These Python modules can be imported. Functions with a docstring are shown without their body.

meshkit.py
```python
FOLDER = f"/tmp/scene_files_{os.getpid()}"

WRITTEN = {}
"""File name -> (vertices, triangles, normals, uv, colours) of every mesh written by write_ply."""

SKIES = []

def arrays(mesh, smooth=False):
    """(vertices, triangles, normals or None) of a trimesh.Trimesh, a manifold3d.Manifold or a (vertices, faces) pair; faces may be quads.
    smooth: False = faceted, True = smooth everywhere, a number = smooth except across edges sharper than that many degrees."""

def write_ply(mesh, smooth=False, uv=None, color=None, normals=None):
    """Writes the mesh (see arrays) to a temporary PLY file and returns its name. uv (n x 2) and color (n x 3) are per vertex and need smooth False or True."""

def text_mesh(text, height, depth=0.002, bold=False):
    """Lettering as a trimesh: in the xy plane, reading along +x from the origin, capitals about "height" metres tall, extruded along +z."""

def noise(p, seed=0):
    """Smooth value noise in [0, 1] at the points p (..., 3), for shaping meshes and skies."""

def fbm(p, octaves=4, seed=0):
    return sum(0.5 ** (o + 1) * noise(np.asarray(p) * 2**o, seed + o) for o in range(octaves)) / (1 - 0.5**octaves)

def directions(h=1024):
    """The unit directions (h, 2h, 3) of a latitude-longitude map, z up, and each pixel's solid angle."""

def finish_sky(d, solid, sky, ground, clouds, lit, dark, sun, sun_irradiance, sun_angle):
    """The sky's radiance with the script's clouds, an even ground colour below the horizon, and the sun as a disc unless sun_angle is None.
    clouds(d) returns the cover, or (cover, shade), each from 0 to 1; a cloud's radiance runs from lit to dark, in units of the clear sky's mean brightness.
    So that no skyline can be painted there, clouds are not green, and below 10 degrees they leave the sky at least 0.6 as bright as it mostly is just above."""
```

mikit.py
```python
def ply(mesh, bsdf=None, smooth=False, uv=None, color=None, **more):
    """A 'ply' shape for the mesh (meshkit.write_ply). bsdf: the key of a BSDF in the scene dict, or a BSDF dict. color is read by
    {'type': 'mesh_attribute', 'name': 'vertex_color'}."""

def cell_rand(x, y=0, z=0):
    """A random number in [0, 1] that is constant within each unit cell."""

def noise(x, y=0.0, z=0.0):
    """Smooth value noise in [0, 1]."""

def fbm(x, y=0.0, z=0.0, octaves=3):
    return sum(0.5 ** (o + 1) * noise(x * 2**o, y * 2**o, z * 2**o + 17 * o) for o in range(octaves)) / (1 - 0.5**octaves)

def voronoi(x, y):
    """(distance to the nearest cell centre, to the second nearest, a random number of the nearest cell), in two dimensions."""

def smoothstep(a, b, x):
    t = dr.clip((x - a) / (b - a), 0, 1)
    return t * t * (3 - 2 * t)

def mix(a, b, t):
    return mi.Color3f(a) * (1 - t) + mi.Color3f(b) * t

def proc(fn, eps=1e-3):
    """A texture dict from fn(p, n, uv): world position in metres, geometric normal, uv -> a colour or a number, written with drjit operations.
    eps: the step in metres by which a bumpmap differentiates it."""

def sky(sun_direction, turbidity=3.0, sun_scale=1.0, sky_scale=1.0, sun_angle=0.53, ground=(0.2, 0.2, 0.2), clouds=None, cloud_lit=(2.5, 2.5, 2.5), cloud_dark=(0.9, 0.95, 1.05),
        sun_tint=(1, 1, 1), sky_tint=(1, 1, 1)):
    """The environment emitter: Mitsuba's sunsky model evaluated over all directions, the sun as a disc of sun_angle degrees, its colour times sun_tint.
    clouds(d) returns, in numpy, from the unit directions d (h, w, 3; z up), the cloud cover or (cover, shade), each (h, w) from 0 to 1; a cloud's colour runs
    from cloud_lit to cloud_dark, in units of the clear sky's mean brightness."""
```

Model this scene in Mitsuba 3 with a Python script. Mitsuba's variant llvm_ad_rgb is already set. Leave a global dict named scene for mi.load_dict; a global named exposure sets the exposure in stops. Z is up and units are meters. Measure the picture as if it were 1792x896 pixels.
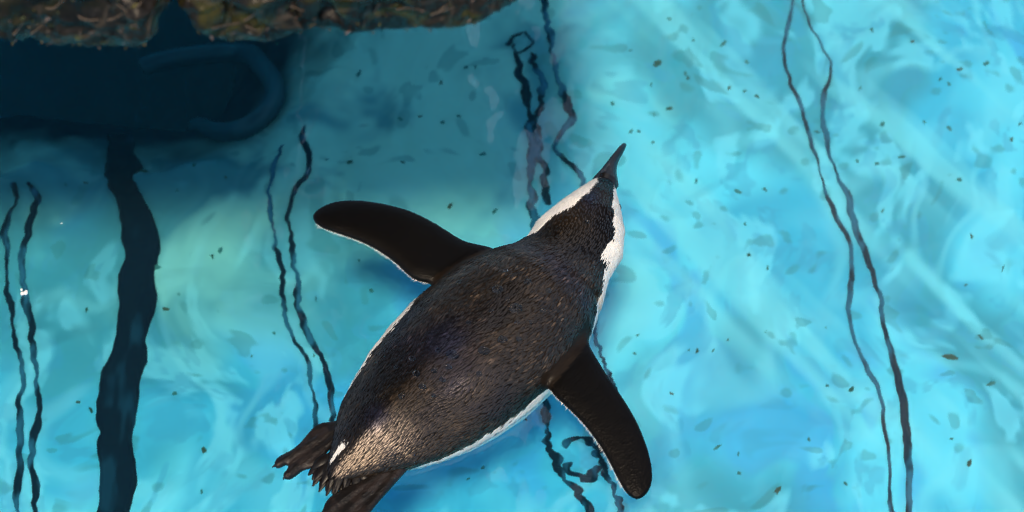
import math
import numpy as np
import trimesh
from scipy import ndimage
from scipy.spatial import cKDTree
import mitsuba as mi
import drjit as dr
import mikit
from mikit import noise, fbm, smoothstep, mix
import meshkit

rng = np.random.default_rng(7)
scene, labels = {}, {}

# ------------------------------------------------------------------ camera, sky, exposure
TILT, DIST, FOV = math.radians(35), 3.46, 20.0
CAM = np.array([0, -DIST * math.sin(TILT), DIST * math.cos(TILT)])
scene['camera'] = {
    'type': 'thinlens', 'fov': FOV, 'fov_axis': 'x', 'aperture_radius': 0.010, 'focus_distance': 3.43,
    'near_clip': 0.05, 'far_clip': 60.0,
    'to_world': mi.ScalarTransform4f().look_at(origin=CAM.tolist(), target=[0, 0, 0], up=[0, 0, 1])}
SUN = np.array([-0.04, -0.52, 1.0])


def clouds(d):  # unseen cloud cover, added to brighten water reflections and shadows
    q = d / np.maximum(d[..., 2:3], 0.12) * 1.6
    n = meshkit.fbm(np.stack([q[..., 0], q[..., 1], q[..., 2] * 0], -1) + 5.3, 5, 3)
    return np.clip((n - 0.46) / 0.24, 0, 1) * 0.7


scene['sky'] = mikit.sky(SUN, turbidity=3, clouds=clouds, cloud_lit=(3.4, 3.4, 3.4), sky_scale=1.4, sun_angle=5.0, sun_tint=(1.0, 0.96, 0.90))
exposure = 1.42

# ------------------------------------------------------------------ helpers
FPX = 896 / math.tan(math.radians(FOV / 2))
FW = -CAM / DIST
RT = np.array([1.0, 0, 0])
UP = np.cross(RT, FW)
FLOOR_Z = -0.40


def un(px, py, z=0.0):
    """the point at height z that a pixel of the 1792 x 896 photograph looks at"""
    d = FW + RT * (px - 896) / FPX + UP * (448 - py) / FPX
    return CAM + d * (z - CAM[2]) / d[2]


def pj(p):
    q = np.asarray(p) - CAM
    zc = q @ FW
    return np.stack([896 + FPX * (q @ RT) / zc, 448 - FPX * (q @ UP) / zc], -1)


def poly_sdf(pts, poly):
    """signed distance (negative inside) of pts (n,2) to a closed polygon (m,2)"""
    poly = np.asarray(poly, float)
    a, b = poly, np.roll(poly, -1, 0)
    best = np.full(len(pts), 1e9)
    inside = np.zeros(len(pts), bool)
    for p, q in zip(a, b):
        e = q - p
        w = pts - p
        t = np.clip((w @ e) / (e @ e), 0, 1)
        best = np.minimum(best, ((w - t[:, None] * e) ** 2).sum(1))
        cross = ((p[1] <= pts[:, 1]) != (q[1] <= pts[:, 1]))
        with np.errstate(divide='ignore', invalid='ignore'):
            xi = p[0] + (pts[:, 1] - p[1]) / (q[1] - p[1]) * e[0]
        inside ^= cross & (pts[:, 0] < xi)
    return np.where(inside, -1, 1) * np.sqrt(best)


def smooth_line(pts, n, closed=False):
    from scipy.interpolate import splprep, splev
    p = np.asarray(pts, float)
    if closed:
        p = np.vstack([p, p[:1]])
    tck, _ = splprep(p.T, s=0, k=min(3, len(p) - 1), per=closed)
    return np.array(splev(np.linspace(0, 1, n, endpoint=not closed), tck)).T


def grid_faces(nu, nv, wrap_v=False):
    i, j = np.meshgrid(np.arange(nu - 1), np.arange(nv if wrap_v else nv - 1), indexing='ij')
    k = (j + 1) % nv
    q = np.stack([i * nv + j, (i + 1) * nv + j, (i + 1) * nv + k, i * nv + k], -1).reshape(-1, 4)
    return np.vstack([q[:, [0, 1, 2]], q[:, [0, 2, 3]]])


def tube(path, radii, sides=8, flat=1.0, up=(0, 0, 1)):
    """closed tube along path; flat squashes it along up"""
    p = np.asarray(path, float)
    r = np.broadcast_to(radii, (len(p),)).astype(float)
    t = np.gradient(p, axis=0)
    t /= np.linalg.norm(t, axis=1, keepdims=True) + 1e-12
    up = np.asarray(up, float)
    a = np.cross(t, up)
    bad = np.linalg.norm(a, axis=1) < 1e-3
    a[bad] = np.cross(t[bad], [1.0, 0, 0])
    a /= np.linalg.norm(a, axis=1, keepdims=True)
    b = np.cross(a, t)
    ang = np.arange(sides) * 2 * np.pi / sides
    v = p[:, None] + r[:, None, None] * (np.cos(ang)[None, :, None] * a[:, None] + flat * np.sin(ang)[None, :, None] * b[:, None])
    v = v.reshape(-1, 3)
    f = grid_faces(len(p), sides, True)[:, ::-1]
    n = len(v)
    v = np.vstack([v, p[:1], p[-1:]])
    k = np.arange(sides)
    f = np.vstack([f, np.stack([np.full(sides, n), (k + 1) % sides, k], 1)[:, ::-1] if False else np.stack([np.full(sides, n), k, (k + 1) % sides], 1),
                   np.stack([np.full(sides, n + 1), (len(p) - 1) * sides + (k + 1) % sides, (len(p) - 1) * sides + k], 1)])
    m = trimesh.Trimesh(v, f, process=False)
    if m.volume < 0:
        m.invert()
    return m


used = {}


def numbered(name):
    used[name] = used.get(name, 0) + 1
    return name if used[name] == 1 else f'{name}_{used[name] - 1:03d}'


def put(name, shape, label=None, cat=None, group=None, kind=None, parent=None):
    key = numbered((parent + '__' if parent else '') + name)
    scene[key] = shape
    d = {k: v for k, v in (('label', label), ('category', cat), ('group', group), ('kind', kind)) if v}
    if d:
        labels[key] = d
    return key


def two(b):
    return {'type': 'twosided', 'bsdf': b}


def rgb(*c):
    return {'type': 'rgb', 'value': list(c)}


# ------------------------------------------------------------------ pool floor
core_px = [(-700, 342), (-300, 342), (0, 346), (120, 352), (250, 354), (350, 346), (440, 326), (515, 288), (572, 238), (625, 184), (670, 128), (705, 80), (735, 20)]
CORE = [tuple(un(px, py, FLOOR_Z)[:2]) for px, py in core_px] + [(-0.05, 1.2), (0.1, 3.2), (-3.6, 3.2), (-3.6, 0.6)]
PIT = 2.6


def floor_z(xy):
    xy = np.asarray(xy, float).reshape(-1, 2)
    p3 = np.c_[xy * 5.0, np.zeros(len(xy))]
    z = FLOOR_Z + (meshkit.fbm(p3, 3, 11) - 0.5) * 0.030
    w = p3 + 1.2 * np.c_[meshkit.fbm(p3 * 1.3, 2, 51), meshkit.fbm(p3 * 1.3, 2, 52), np.zeros(len(xy))]
    rid = 1 - np.abs(2 * meshkit.fbm(w * np.array([2.6, 1.5, 1]), 2, 13) - 1)
    z = z + 0.007 * rid ** 2.5
    wob = (meshkit.fbm(p3 * 2.2, 3, 5) - 0.5) * 0.06
    d = -poly_sdf(xy, CORE) + wob
    t = np.maximum(d, 0)
    return z - np.minimum(0.60 * t * np.clip(t / 0.08, 0, 1) + 6.0 * np.maximum(t - 0.22, 0) ** 1.5, PIT)


def axis(lo, f0, f1, hi, step, n):
    return np.concatenate([lo + (f0 - lo) * (1 - (1 - np.linspace(0, 1, n)[:-1]) ** 1.0), np.arange(f0, f1, step), f1 + (hi - f1) * np.linspace(0, 1, n)[0:]])


gx, gy = axis(-3.8, -1.0, 1.0, 3.8, 0.009, 40), axis(-1.5, -0.35, 1.3, 3.8, 0.009, 40)
X, Y = np.meshgrid(gx, gy, indexing='ij')
Z = floor_z(np.c_[X.ravel(), Y.ravel()])
FV, FF = np.c_[X.ravel(), Y.ravel(), Z], grid_faces(len(gx), len(gy))
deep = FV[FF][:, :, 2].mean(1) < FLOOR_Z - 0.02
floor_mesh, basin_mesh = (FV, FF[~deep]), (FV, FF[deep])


def on_floor(px, py, lift=0.0):
    """the first point of the floor that a pixel looks at"""
    zs = np.linspace(FLOOR_Z + 0.05, FLOOR_Z - 2.8, 1500)
    d = FW + RT * (px - 896) / FPX + UP * (448 - py) / FPX
    p = CAM + d * ((zs - CAM[2]) / d[2])[:, None]
    i = int(np.argmax(zs <= floor_z(p[:, :2]) + lift))
    return p[i]


def floor_color(p, n, uv):
    wx = p.x + 0.16 * (fbm(p.x * 5, p.y * 5, 3.0) - 0.5)
    wy = p.y + 0.16 * (fbm(p.x * 5 + 31, p.y * 5, 9.0) - 0.5)
    a = fbm(wx * 5.5, wy * 3.5, 0.0, 3)
    b = fbm(wx * 9 + 40, wy * 5, 0.5, 3)
    c = fbm(wx * 4.2 + 80, wy * 3.2, 0.9, 3)
    e = fbm(wx * 24 + 11, wy * 14, 0.2, 3)
    col = mi.Color3f(0.105, 0.53, 0.72)
    col = mix(col, mi.Color3f(0.23, 0.75, 0.90), smoothstep(0.47, 0.62, a))  # paler patches: uneven paint, with soft ripple light painted in
    col = mix(col, mi.Color3f(0.09, 0.43, 0.76), 0.65 * smoothstep(0.52, 0.60, b))
    col = mix(col, mi.Color3f(0.09, 0.36, 0.43), 0.85 * smoothstep(0.53, 0.66, c))
    col = mix(col, mi.Color3f(0.36, 0.83, 0.96), 0.6 * smoothstep(0.52, 0.66, e))
    g = fbm(wx * 38 + 3, wy * 26, 0.7, 3)
    col = mix(col, mi.Color3f(0.10, 0.40, 0.58), 0.45 * smoothstep(0.54, 0.66, g))
    caustic_net = 1 - dr.abs(2 * fbm(wx * 10 + 60, wy * 6, 1.7, 2) - 1)
    col = mix(col, mi.Color3f(0.46, 0.88, 0.96), 0.26 * smoothstep(0.84, 0.985, caustic_net))  # bright net of light from the ripples, painted into the floor colour
    light_streak = fbm((p.x * 0.80 + p.y * 0.60) * 15, (p.y * 0.80 - p.x * 0.60) * 1.6, 3.3, 3)
    col = mix(col, mi.Color3f(0.46, 0.88, 0.93), 0.55 * smoothstep(0.55, 0.68, light_streak) * smoothstep(0.0, 0.25, p.x))  # slanting streaks of light through the water, painted in
    film = smoothstep(0.05, 0.40, p.y + 0.30 * (fbm(p.x * 7, p.y * 7, 4.0) - 0.5)) * smoothstep(0.24, -0.02, p.x + 0.3 * (b - 0.5))
    green = mix(mi.Color3f(0.44, 0.66, 0.52), mi.Color3f(0.10, 0.24, 0.24), smoothstep(0.38, 0.64, fbm(wx * 8 + 5, wy * 8, 7.0, 4)))
    col = mix(col, green, 0.85 * film)
    spots = smoothstep(0.70, 0.80, fbm(wx * 36, wy * 36, 2.0, 2))
    col = mix(col, mi.Color3f(0.08, 0.25, 0.24), 0.4 * spots)
    return col


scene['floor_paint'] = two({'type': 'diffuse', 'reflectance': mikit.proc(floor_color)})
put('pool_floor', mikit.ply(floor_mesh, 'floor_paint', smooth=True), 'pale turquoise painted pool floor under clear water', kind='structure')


def basin_shade_color(p, n, uv):
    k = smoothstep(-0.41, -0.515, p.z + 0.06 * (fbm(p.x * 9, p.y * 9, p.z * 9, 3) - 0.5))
    return mix(floor_color(p, n, uv), mi.Color3f(0.002, 0.008, 0.020), k)  # shade under the ledge painted in, turquoise to navy with depth


scene['basin_shade'] = two({'type': 'diffuse', 'reflectance': mikit.proc(basin_shade_color)})
put('deep_basin', mikit.ply(basin_mesh, 'basin_shade', smooth=True), 'dark deep basin under the overhanging rocks', kind='structure')

scene['dark_seal'] = two({'type': 'diffuse', 'reflectance': mikit.proc(lambda p, n, uv: mix(mi.Color3f(0.003, 0.009, 0.020), mi.Color3f(0.035, 0.13, 0.20), smoothstep(0.42, 0.66, fbm(p.x * 60, p.y * 26, 4.0, 3))))})
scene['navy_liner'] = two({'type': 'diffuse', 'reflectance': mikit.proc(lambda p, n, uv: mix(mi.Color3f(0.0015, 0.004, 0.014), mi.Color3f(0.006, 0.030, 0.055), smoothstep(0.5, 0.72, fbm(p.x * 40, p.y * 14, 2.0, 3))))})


def floor_line(pts, w, label, closed=False, name='dark_joint', n=150):
    w3 = [on_floor(px, py) for px, py in pts]
    path = smooth_line(w3, n, closed)
    if closed:
        path = np.vstack([path, path[:2]])
    path[:, 2] = floor_z(path[:, :2]) + 0.0015
    s = np.arange(len(path))
    seed = rng.uniform(0, 99)
    rad = w * 0.00064 * 0.5 * (0.15 + 1.5 * meshkit.fbm(np.c_[s * 0.09, s * 0 + seed, s * 0], 2))
    side = (meshkit.fbm(np.c_[s * 0.12, s * 0 + seed + 7, s * 0], 3) - 0.5) * 0.016 + (meshkit.fbm(np.c_[s * 0.35, s * 0 + seed + 17, s * 0], 2) - 0.5) * 0.005
    path[:, 0] += side
    m = tube(path, rad, 8, 0.45)
    put(name, mikit.ply(m, 'dark_seal', smooth=True), label, parent='pool_floor')


floor_line([(24, 322), (26, 350), (10, 400), (10, 470), (20, 560), (35, 650), (35, 740), (37, 920)], 11, 'wavering dark joint nearest the left edge')
floor_line([(54, 322), (60, 350), (48, 400), (38, 460), (48, 540), (55, 620), (68, 690), (63, 770), (70, 920)], 13, 'dark joint just left of the broad navy band')
floor_line([(491, 250), (487, 280), (475, 330), (480, 400), (490, 470), (505, 560), (535, 640), (548, 750)], 9, 'thin dark joint left of the penguin, left of a pair')
floor_line([(533, 222), (538, 270), (535, 305), (510, 345), (512, 420), (520, 500), (525, 560), (555, 610), (572, 650), (580, 740)], 12, 'thicker dark joint left of the penguin, right of a pair')
floor_line([(903, 95), (920, 170), (930, 230), (930, 330), (938, 385), (950, 430)], 19, 'broad dark joint running down to the penguin neck')
floor_line([(925, 95), (945, 180), (940, 240), (952, 300), (960, 360)], 14, 'dark joint from the ring, right of its twin')
floor_line([(944, -20), (962, 60), (975, 130), (990, 170), (990, 230), (975, 265), (1000, 290), (1022, 312), (1008, 345)], 17, 'dark joint that kinks beside the penguin head')
floor_line([(1378, -20), (1372, 80), (1370, 120), (1395, 170), (1410, 230), (1430, 280), (1460, 370), (1490, 450), (1487, 520), (1500, 610), (1530, 670), (1550, 740), (1564, 920)], 11, 'left one of two dark joints in the right part')
floor_line([(1402, -20), (1425, 60), (1450, 110), (1452, 140), (1445, 180), (1447, 240), (1465, 300), (1490, 390), (1530, 490), (1545, 570), (1565, 650), (1583, 760), (1594, 920)], 13, 'right one of two dark joints in the right part')
floor_line([(1040, 520), (1043, 590), (1062, 650), (1085, 720)], 8, 'short dark joint beside the right flipper')
floor_line([(958, 670), (952, 720), (962, 780), (985, 830), (1015, 868), (1050, 920)], 16, 'dark joint curving below the right flipper')
floor_line([(1048, 770), (1062, 830), (1080, 870), (1076, 920)], 12, 'dark joint under the right flipper tip')
floor_line([(990, 782), (1003, 770), (1022, 768), (1040, 786)], 15, 'short dark curl on the floor below the right flipper', n=60)
floor_line([(992, 812), (1010, 834), (1030, 838), (1046, 818)], 17, 'short dark hook on the floor below the right flipper', n=60)
floor_line([(896, 80), (902, 64), (915, 58), (928, 68), (926, 86), (912, 94), (900, 91)], 9, 'small dark ring near the right rock', True, 'dark_ring', 60)

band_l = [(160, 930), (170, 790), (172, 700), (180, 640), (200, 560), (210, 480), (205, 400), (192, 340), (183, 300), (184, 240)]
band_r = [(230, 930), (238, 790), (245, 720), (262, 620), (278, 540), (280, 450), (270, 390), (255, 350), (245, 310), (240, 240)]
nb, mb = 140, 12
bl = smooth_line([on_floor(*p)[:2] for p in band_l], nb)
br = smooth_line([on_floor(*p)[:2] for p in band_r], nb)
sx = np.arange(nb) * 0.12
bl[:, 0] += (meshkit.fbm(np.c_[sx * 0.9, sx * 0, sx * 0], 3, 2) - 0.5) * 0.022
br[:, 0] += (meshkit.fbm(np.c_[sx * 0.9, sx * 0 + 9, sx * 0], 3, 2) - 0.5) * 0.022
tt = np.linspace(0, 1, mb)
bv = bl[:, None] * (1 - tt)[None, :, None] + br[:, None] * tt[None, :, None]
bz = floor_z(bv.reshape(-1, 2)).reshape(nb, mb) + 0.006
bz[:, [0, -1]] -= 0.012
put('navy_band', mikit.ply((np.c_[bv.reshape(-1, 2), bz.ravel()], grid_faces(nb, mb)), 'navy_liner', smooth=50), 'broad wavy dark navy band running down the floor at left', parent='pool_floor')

# pool walls and deck, outside the frame
scene['wall_paint'] = two({'type': 'diffuse', 'reflectance': rgb(0.25, 0.6, 0.68)})
scene['deck_concrete'] = two({'type': 'diffuse', 'reflectance': rgb(0.35, 0.33, 0.30)})
for nm, (x0, x1, y0, y1) in (('wall_left', (-4.0, -3.7, -1.7, 4.0)), ('wall_right', (3.7, 4.0, -1.7, 4.0)), ('wall_front', (-3.7, 3.7, -1.7, -1.4)), ('wall_back', (-3.7, 3.7, 3.7, 4.0))):
    b = trimesh.creation.box([x1 - x0, y1 - y0, 3.4])
    b.apply_translation([(x0 + x1) / 2, (y0 + y1) / 2, -1.5])
    put(nm, mikit.ply(b, 'wall_paint'), kind='structure')
deck = [trimesh.creation.box([w, h, 0.1]).apply_translation([x, y, 0.15]) for w, h, x, y in ((16, 5, 0, -4.2), (5, 12, -6.5, 4.3), (5, 12, 6.5, 4.3), (8, 5, 0, 6.5))]
put('pool_deck', mikit.ply(trimesh.util.concatenate(deck), 'deck_concrete'), kind='structure')

# ------------------------------------------------------------------ penguin body: a distance field meshed by surface nets
TAIL = un(585, 815, 0.03) * [1, 1, 0]
NECK = un(985, 450, 0.055) * [1, 1, 0]
AX = (NECK - TAIL) / np.linalg.norm(NECK - TAIL)
LA = np.array([AX[1], -AX[0], 0])


def to_local(p):
    q = np.asarray(p) - TAIL
    return np.stack([q @ AX, q @ LA, q[..., 2]], -1)


def to_world(q):
    q = np.asarray(q)
    return TAIL + q[..., :1] * AX + q[..., 1:2] * LA + q[..., 2:] * [0, 0, 1.0]


ST = np.array([  # along, half width, top, bottom
    [-0.012, 0.004, 0.016, 0.008], [0.0, 0.013, 0.024, -0.004], [0.02, 0.027, 0.034, -0.012], [0.04, 0.041, 0.043, -0.022], [0.07, 0.059, 0.054, -0.04],
    [0.10, 0.072, 0.061, -0.055], [0.14, 0.085, 0.068, -0.07], [0.18, 0.093, 0.073, -0.08], [0.22, 0.0965, 0.077, -0.085], [0.26, 0.0955, 0.080, -0.085],
    [0.30, 0.090, 0.081, -0.08], [0.335, 0.079, 0.078, -0.07], [0.365, 0.064, 0.071, -0.06], [0.39, 0.046, 0.061, -0.045], [0.41, 0.025, 0.047, -0.02], [0.42, 0.004, 0.03, -0.005]])
HEAD_PX = [((918, 445), (1040, 540), 0.020, 0.044), ((932, 403), (1051, 503), 0.024, 0.045), ((957, 366), (1071, 468), 0.029, 0.045), ((987, 344), (1080, 422), 0.031, 0.043), ((1012, 330), (1080, 378), 0.030, 0.035),
           ((1031, 319), (1078, 346), 0.027, 0.025), ((1045, 311), (1076, 326), 0.025, 0.014)]
HL = np.array([to_local(un(*a, zc + 0.008)) for a, b, zc, hz in HEAD_PX])
HR = np.array([to_local(un(*b, zc)) for a, b, zc, hz in HEAD_PX])
HC = (HL + HR) / 2
HC[:, 2] = [h[2] for h in HEAD_PX]
HW = np.linalg.norm((HR - HL)[:, :2], axis=1) / 2
HZ = np.array([h[3] for h in HEAD_PX])
hd = (HC[-1] - HC[0])[:2]
HLEN = np.linalg.norm(hd)
hd = hd / HLEN
hs = (HC[:, :2] - HC[0, :2]) @ hd          # position of each station along the head axis
hn = np.array([-hd[1], hd[0]])
hn = hn if hn[1] > 0 else -hn              # towards the bird's right
ho = (HC[:, :2] - HC[0, :2]) @ hn


def smin(a, b, k):
    h = np.clip(0.5 + 0.5 * (b - a) / k, 0, 1)
    return b + (a - b) * h - k * h * (1 - h)


def section(l, z, w, top, bot, zc, ex=2.0):
    h = np.where(z > zc, top - zc, zc - bot)
    r = (np.abs(l / w) ** ex + np.abs((z - zc) / h) ** ex) ** (1 / ex)
    return (r - 1) * np.minimum(w, h)


def torso_sdf(a, l, z):
    w, top, bot = (np.interp(a, ST[:, 0], ST[:, i]) for i in (1, 2, 3))
    zc = np.minimum(0.016, (top + bot) / 2 + 0.02)
    zc = np.maximum(zc, bot + 0.3 * (top - bot))
    zc = np.minimum(zc, bot + 0.75 * (top - bot))
    d = section(l, z, w, top, bot, zc, np.interp(a, [0.0, 0.06, 0.14, 0.22], [1.7, 1.5, 1.75, 2.0]))
    return np.maximum(d, np.maximum(ST[0, 0] - a, a - ST[-1, 0]))


def head_coords(a, l, z):
    s = (a - HC[0, 0]) * hd[0] + (l - HC[0, 1]) * hd[1]
    o = (a - HC[0, 0]) * hn[0] + (l - HC[0, 1]) * hn[1]
    u = (o - np.interp(s, hs, ho)) / np.interp(s, hs, HW)
    v = (z - np.interp(s, hs, HC[:, 2])) / np.interp(s, hs, HZ)
    return s, u, v


def head_sdf(a, l, z):
    s, u, v = head_coords(a, l, z)
    d = (np.sqrt(u * u + v * v) - 1) * np.minimum(np.interp(s, hs, HW), np.interp(s, hs, HZ))
    return np.maximum(d, np.maximum(hs[0] - s, s - hs[-1] - 0.003))


FL_L = [(845, 431), (815, 424), (785, 407), (750, 386), (715, 370), (670, 358), (625, 352), (590, 354), (564, 363), (548, 378), (552, 390), (572, 402), (610, 415), (650, 432), (685, 455), (707, 474), (722, 487), (738, 493), (775, 497), (825, 497), (870, 470), (868, 440)]
FL_R = [(1024, 560), (1028, 590), (1042, 625), (1064, 660), (1088, 695), (1112, 735), (1131, 780), (1141, 825), (1139, 850), (1128, 867), (1115, 873), (1103, 868), (1085, 845), (1065, 806), (1040, 766), (1014, 734), (985, 706), (966, 686), (958, 664), (952, 642), (950, 610), (965, 575), (1000, 550)]


def flipper_plane(px, root, tip):
    """the outline on a plane that slopes from the shoulder down to the tip"""
    r, t = un(*root, 0.020), un(*tip, 0.014)
    d = (t - r)[:2]
    L2 = d @ d
    out = []
    for p in px:
        z = 0.03
        for _ in range(6):
            q = un(*p, z)
            f = np.clip((q - r)[:2] @ d / L2, 0, 1)
            z = 0.020 - 0.006 * f + 0.007 * math.sin(math.pi * f)
        out.append(to_local(q)[:2])
    rl, tl = to_local(r)[:2], to_local(t)[:2]
    return smooth_line(out, 160, True), rl, tl


FLP = [flipper_plane(FL_L, (838, 455), (550, 380)), flipper_plane(FL_R, (1010, 590), (1122, 868))]


def flip_z(A, L, rl, tl):
    d = tl - rl
    f = np.clip(((A - rl[0]) * d[0] + (L - rl[1]) * d[1]) / (d @ d), 0, 1)
    return 0.020 - 0.006 * f + 0.007 * np.sin(np.pi * f), f


STEP = 0.0022
ga, gl, gz = np.arange(-0.03, 0.53, STEP), np.arange(-0.30, 0.30, STEP), np.arange(-0.125, 0.095, STEP)
A2, L2 = (m.astype(np.float32) for m in np.meshgrid(ga, gl, indexing='ij'))
A3, L3, Z3 = A2[..., None], L2[..., None], gz.astype(np.float32)[None, None, :]
field = np.full((len(ga), len(gl), len(gz)), 0.05, np.float32)
core = (np.abs(gl) < 0.125)
field[:, core] = smin(torso_sdf(A3[:, core], L3[:, core], Z3), head_sdf(A3[:, core], L3[:, core], Z3), 0.013)
flat2 = np.c_[A2.ravel(), L2.ravel()].astype(float)
flip_d = []
for poly, rl, tl in FLP:
    d2 = poly_sdf(flat2, poly).reshape(A2.shape)
    flip_d.append(d2)
    zc, f = flip_z(A2, L2, rl, tl)
    q = np.clip(-d2 / 0.022, 0, 1)
    T = (0.0015 + (0.0075 - 0.0030 * f) * np.sqrt(1 - (1 - q) ** 2))
    dz = np.abs(Z3 - zc[..., None]) - T[..., None]
    g = np.where(d2[..., None] < 0, np.maximum(dz, d2[..., None]), np.sqrt(np.maximum(d2[..., None], 0) ** 2 + np.maximum(dz, 0) ** 2))
    field = smin(field, g.astype(np.float32), 0.009)


def surface_nets(F, origin, step):
    S = F < 0
    c = np.zeros(tuple(n - 1 for n in F.shape), np.int8)
    for i, j, k_ in np.ndindex(2, 2, 2):
        c += S[i:i + c.shape[0], j:j + c.shape[1], k_:k_ + c.shape[2]]
    cell = np.argwhere((c > 0) & (c < 8))
    idx = np.full(c.shape, -1, np.int32)
    idx[tuple(cell.T)] = np.arange(len(cell))
    acc, cnt = np.zeros((len(cell), 3)), np.zeros(len(cell))
    corners = list(np.ndindex(2, 2, 2))
    val = {o: F[tuple((cell + o).T)] for o in corners}
    for o in corners:
        for ax in range(3):
            if o[ax] == 0:
                o2 = tuple(o[i] + (i == ax) for i in range(3))
                va, vb = val[o], val[o2]
                hit = (va < 0) != (vb < 0)
                t = np.where(hit, va / np.where(hit, va - vb, 1), 0)
                p = np.array(o, float)[None] + np.eye(3)[ax] * t[:, None]
                acc += p * hit[:, None]
                cnt += hit
    V = (cell + acc / cnt[:, None]) * step + origin
    faces = []
    for ax in range(3):
        b1, b2 = (ax + 1) % 3, (ax + 2) % 3
        sl0 = [slice(None)] * 3
        sl1 = [slice(None)] * 3
        sl0[ax], sl1[ax] = slice(0, -1), slice(1, None)
        cross = S[tuple(sl0)] != S[tuple(sl1)]
        e_ = np.argwhere(cross)
        ok = (e_[:, b1] > 0) & (e_[:, b2] > 0) & (e_[:, b1] < F.shape[b1] - 1) & (e_[:, b2] < F.shape[b2] - 1)
        e_ = e_[ok]
        d1, d2_ = np.eye(3, dtype=int)[b1], np.eye(3, dtype=int)[b2]
        q = np.stack([idx[tuple((e_ - s1 * d1 - s2 * d2_).T)] for s1, s2 in ((0, 0), (1, 0), (1, 1), (0, 1))], 1)
        flip = ~S[tuple(sl0)][tuple(e_.T)]
        q[flip] = q[flip][:, ::-1]
        faces.append(q)
    q = np.vstack(faces)
    return V, np.vstack([q[:, [0, 1, 2]], q[:, [0, 2, 3]]])


V, F = surface_nets(field, np.array([ga[0], gl[0], gz[0]]), STEP)
body = trimesh.Trimesh(V, F, process=False)
trimesh.smoothing.filter_taubin(body, lamb=0.5, nu=0.53, iterations=8)
V = np.array(body.vertices)
lump = meshkit.fbm(V * np.array([14, 24, 14]), 2, 77) - 0.5
V = V + np.array(body.vertex_normals) * (np.sign(body.volume) * 0.006 * lump * np.clip((0.10 - np.abs(V[:, 1])) / 0.02, 0, 1) * np.clip(V[:, 0] / 0.05, 0, 1) * np.clip((0.40 - V[:, 0]) / 0.03, 0, 1))[:, None]


def is_flipper(q):
    t = torso_sdf(q[:, 0], q[:, 1], q[:, 2])
    return (t > 0.006) & (head_sdf(q[:, 0], q[:, 1], q[:, 2]) > 0.01)


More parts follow.
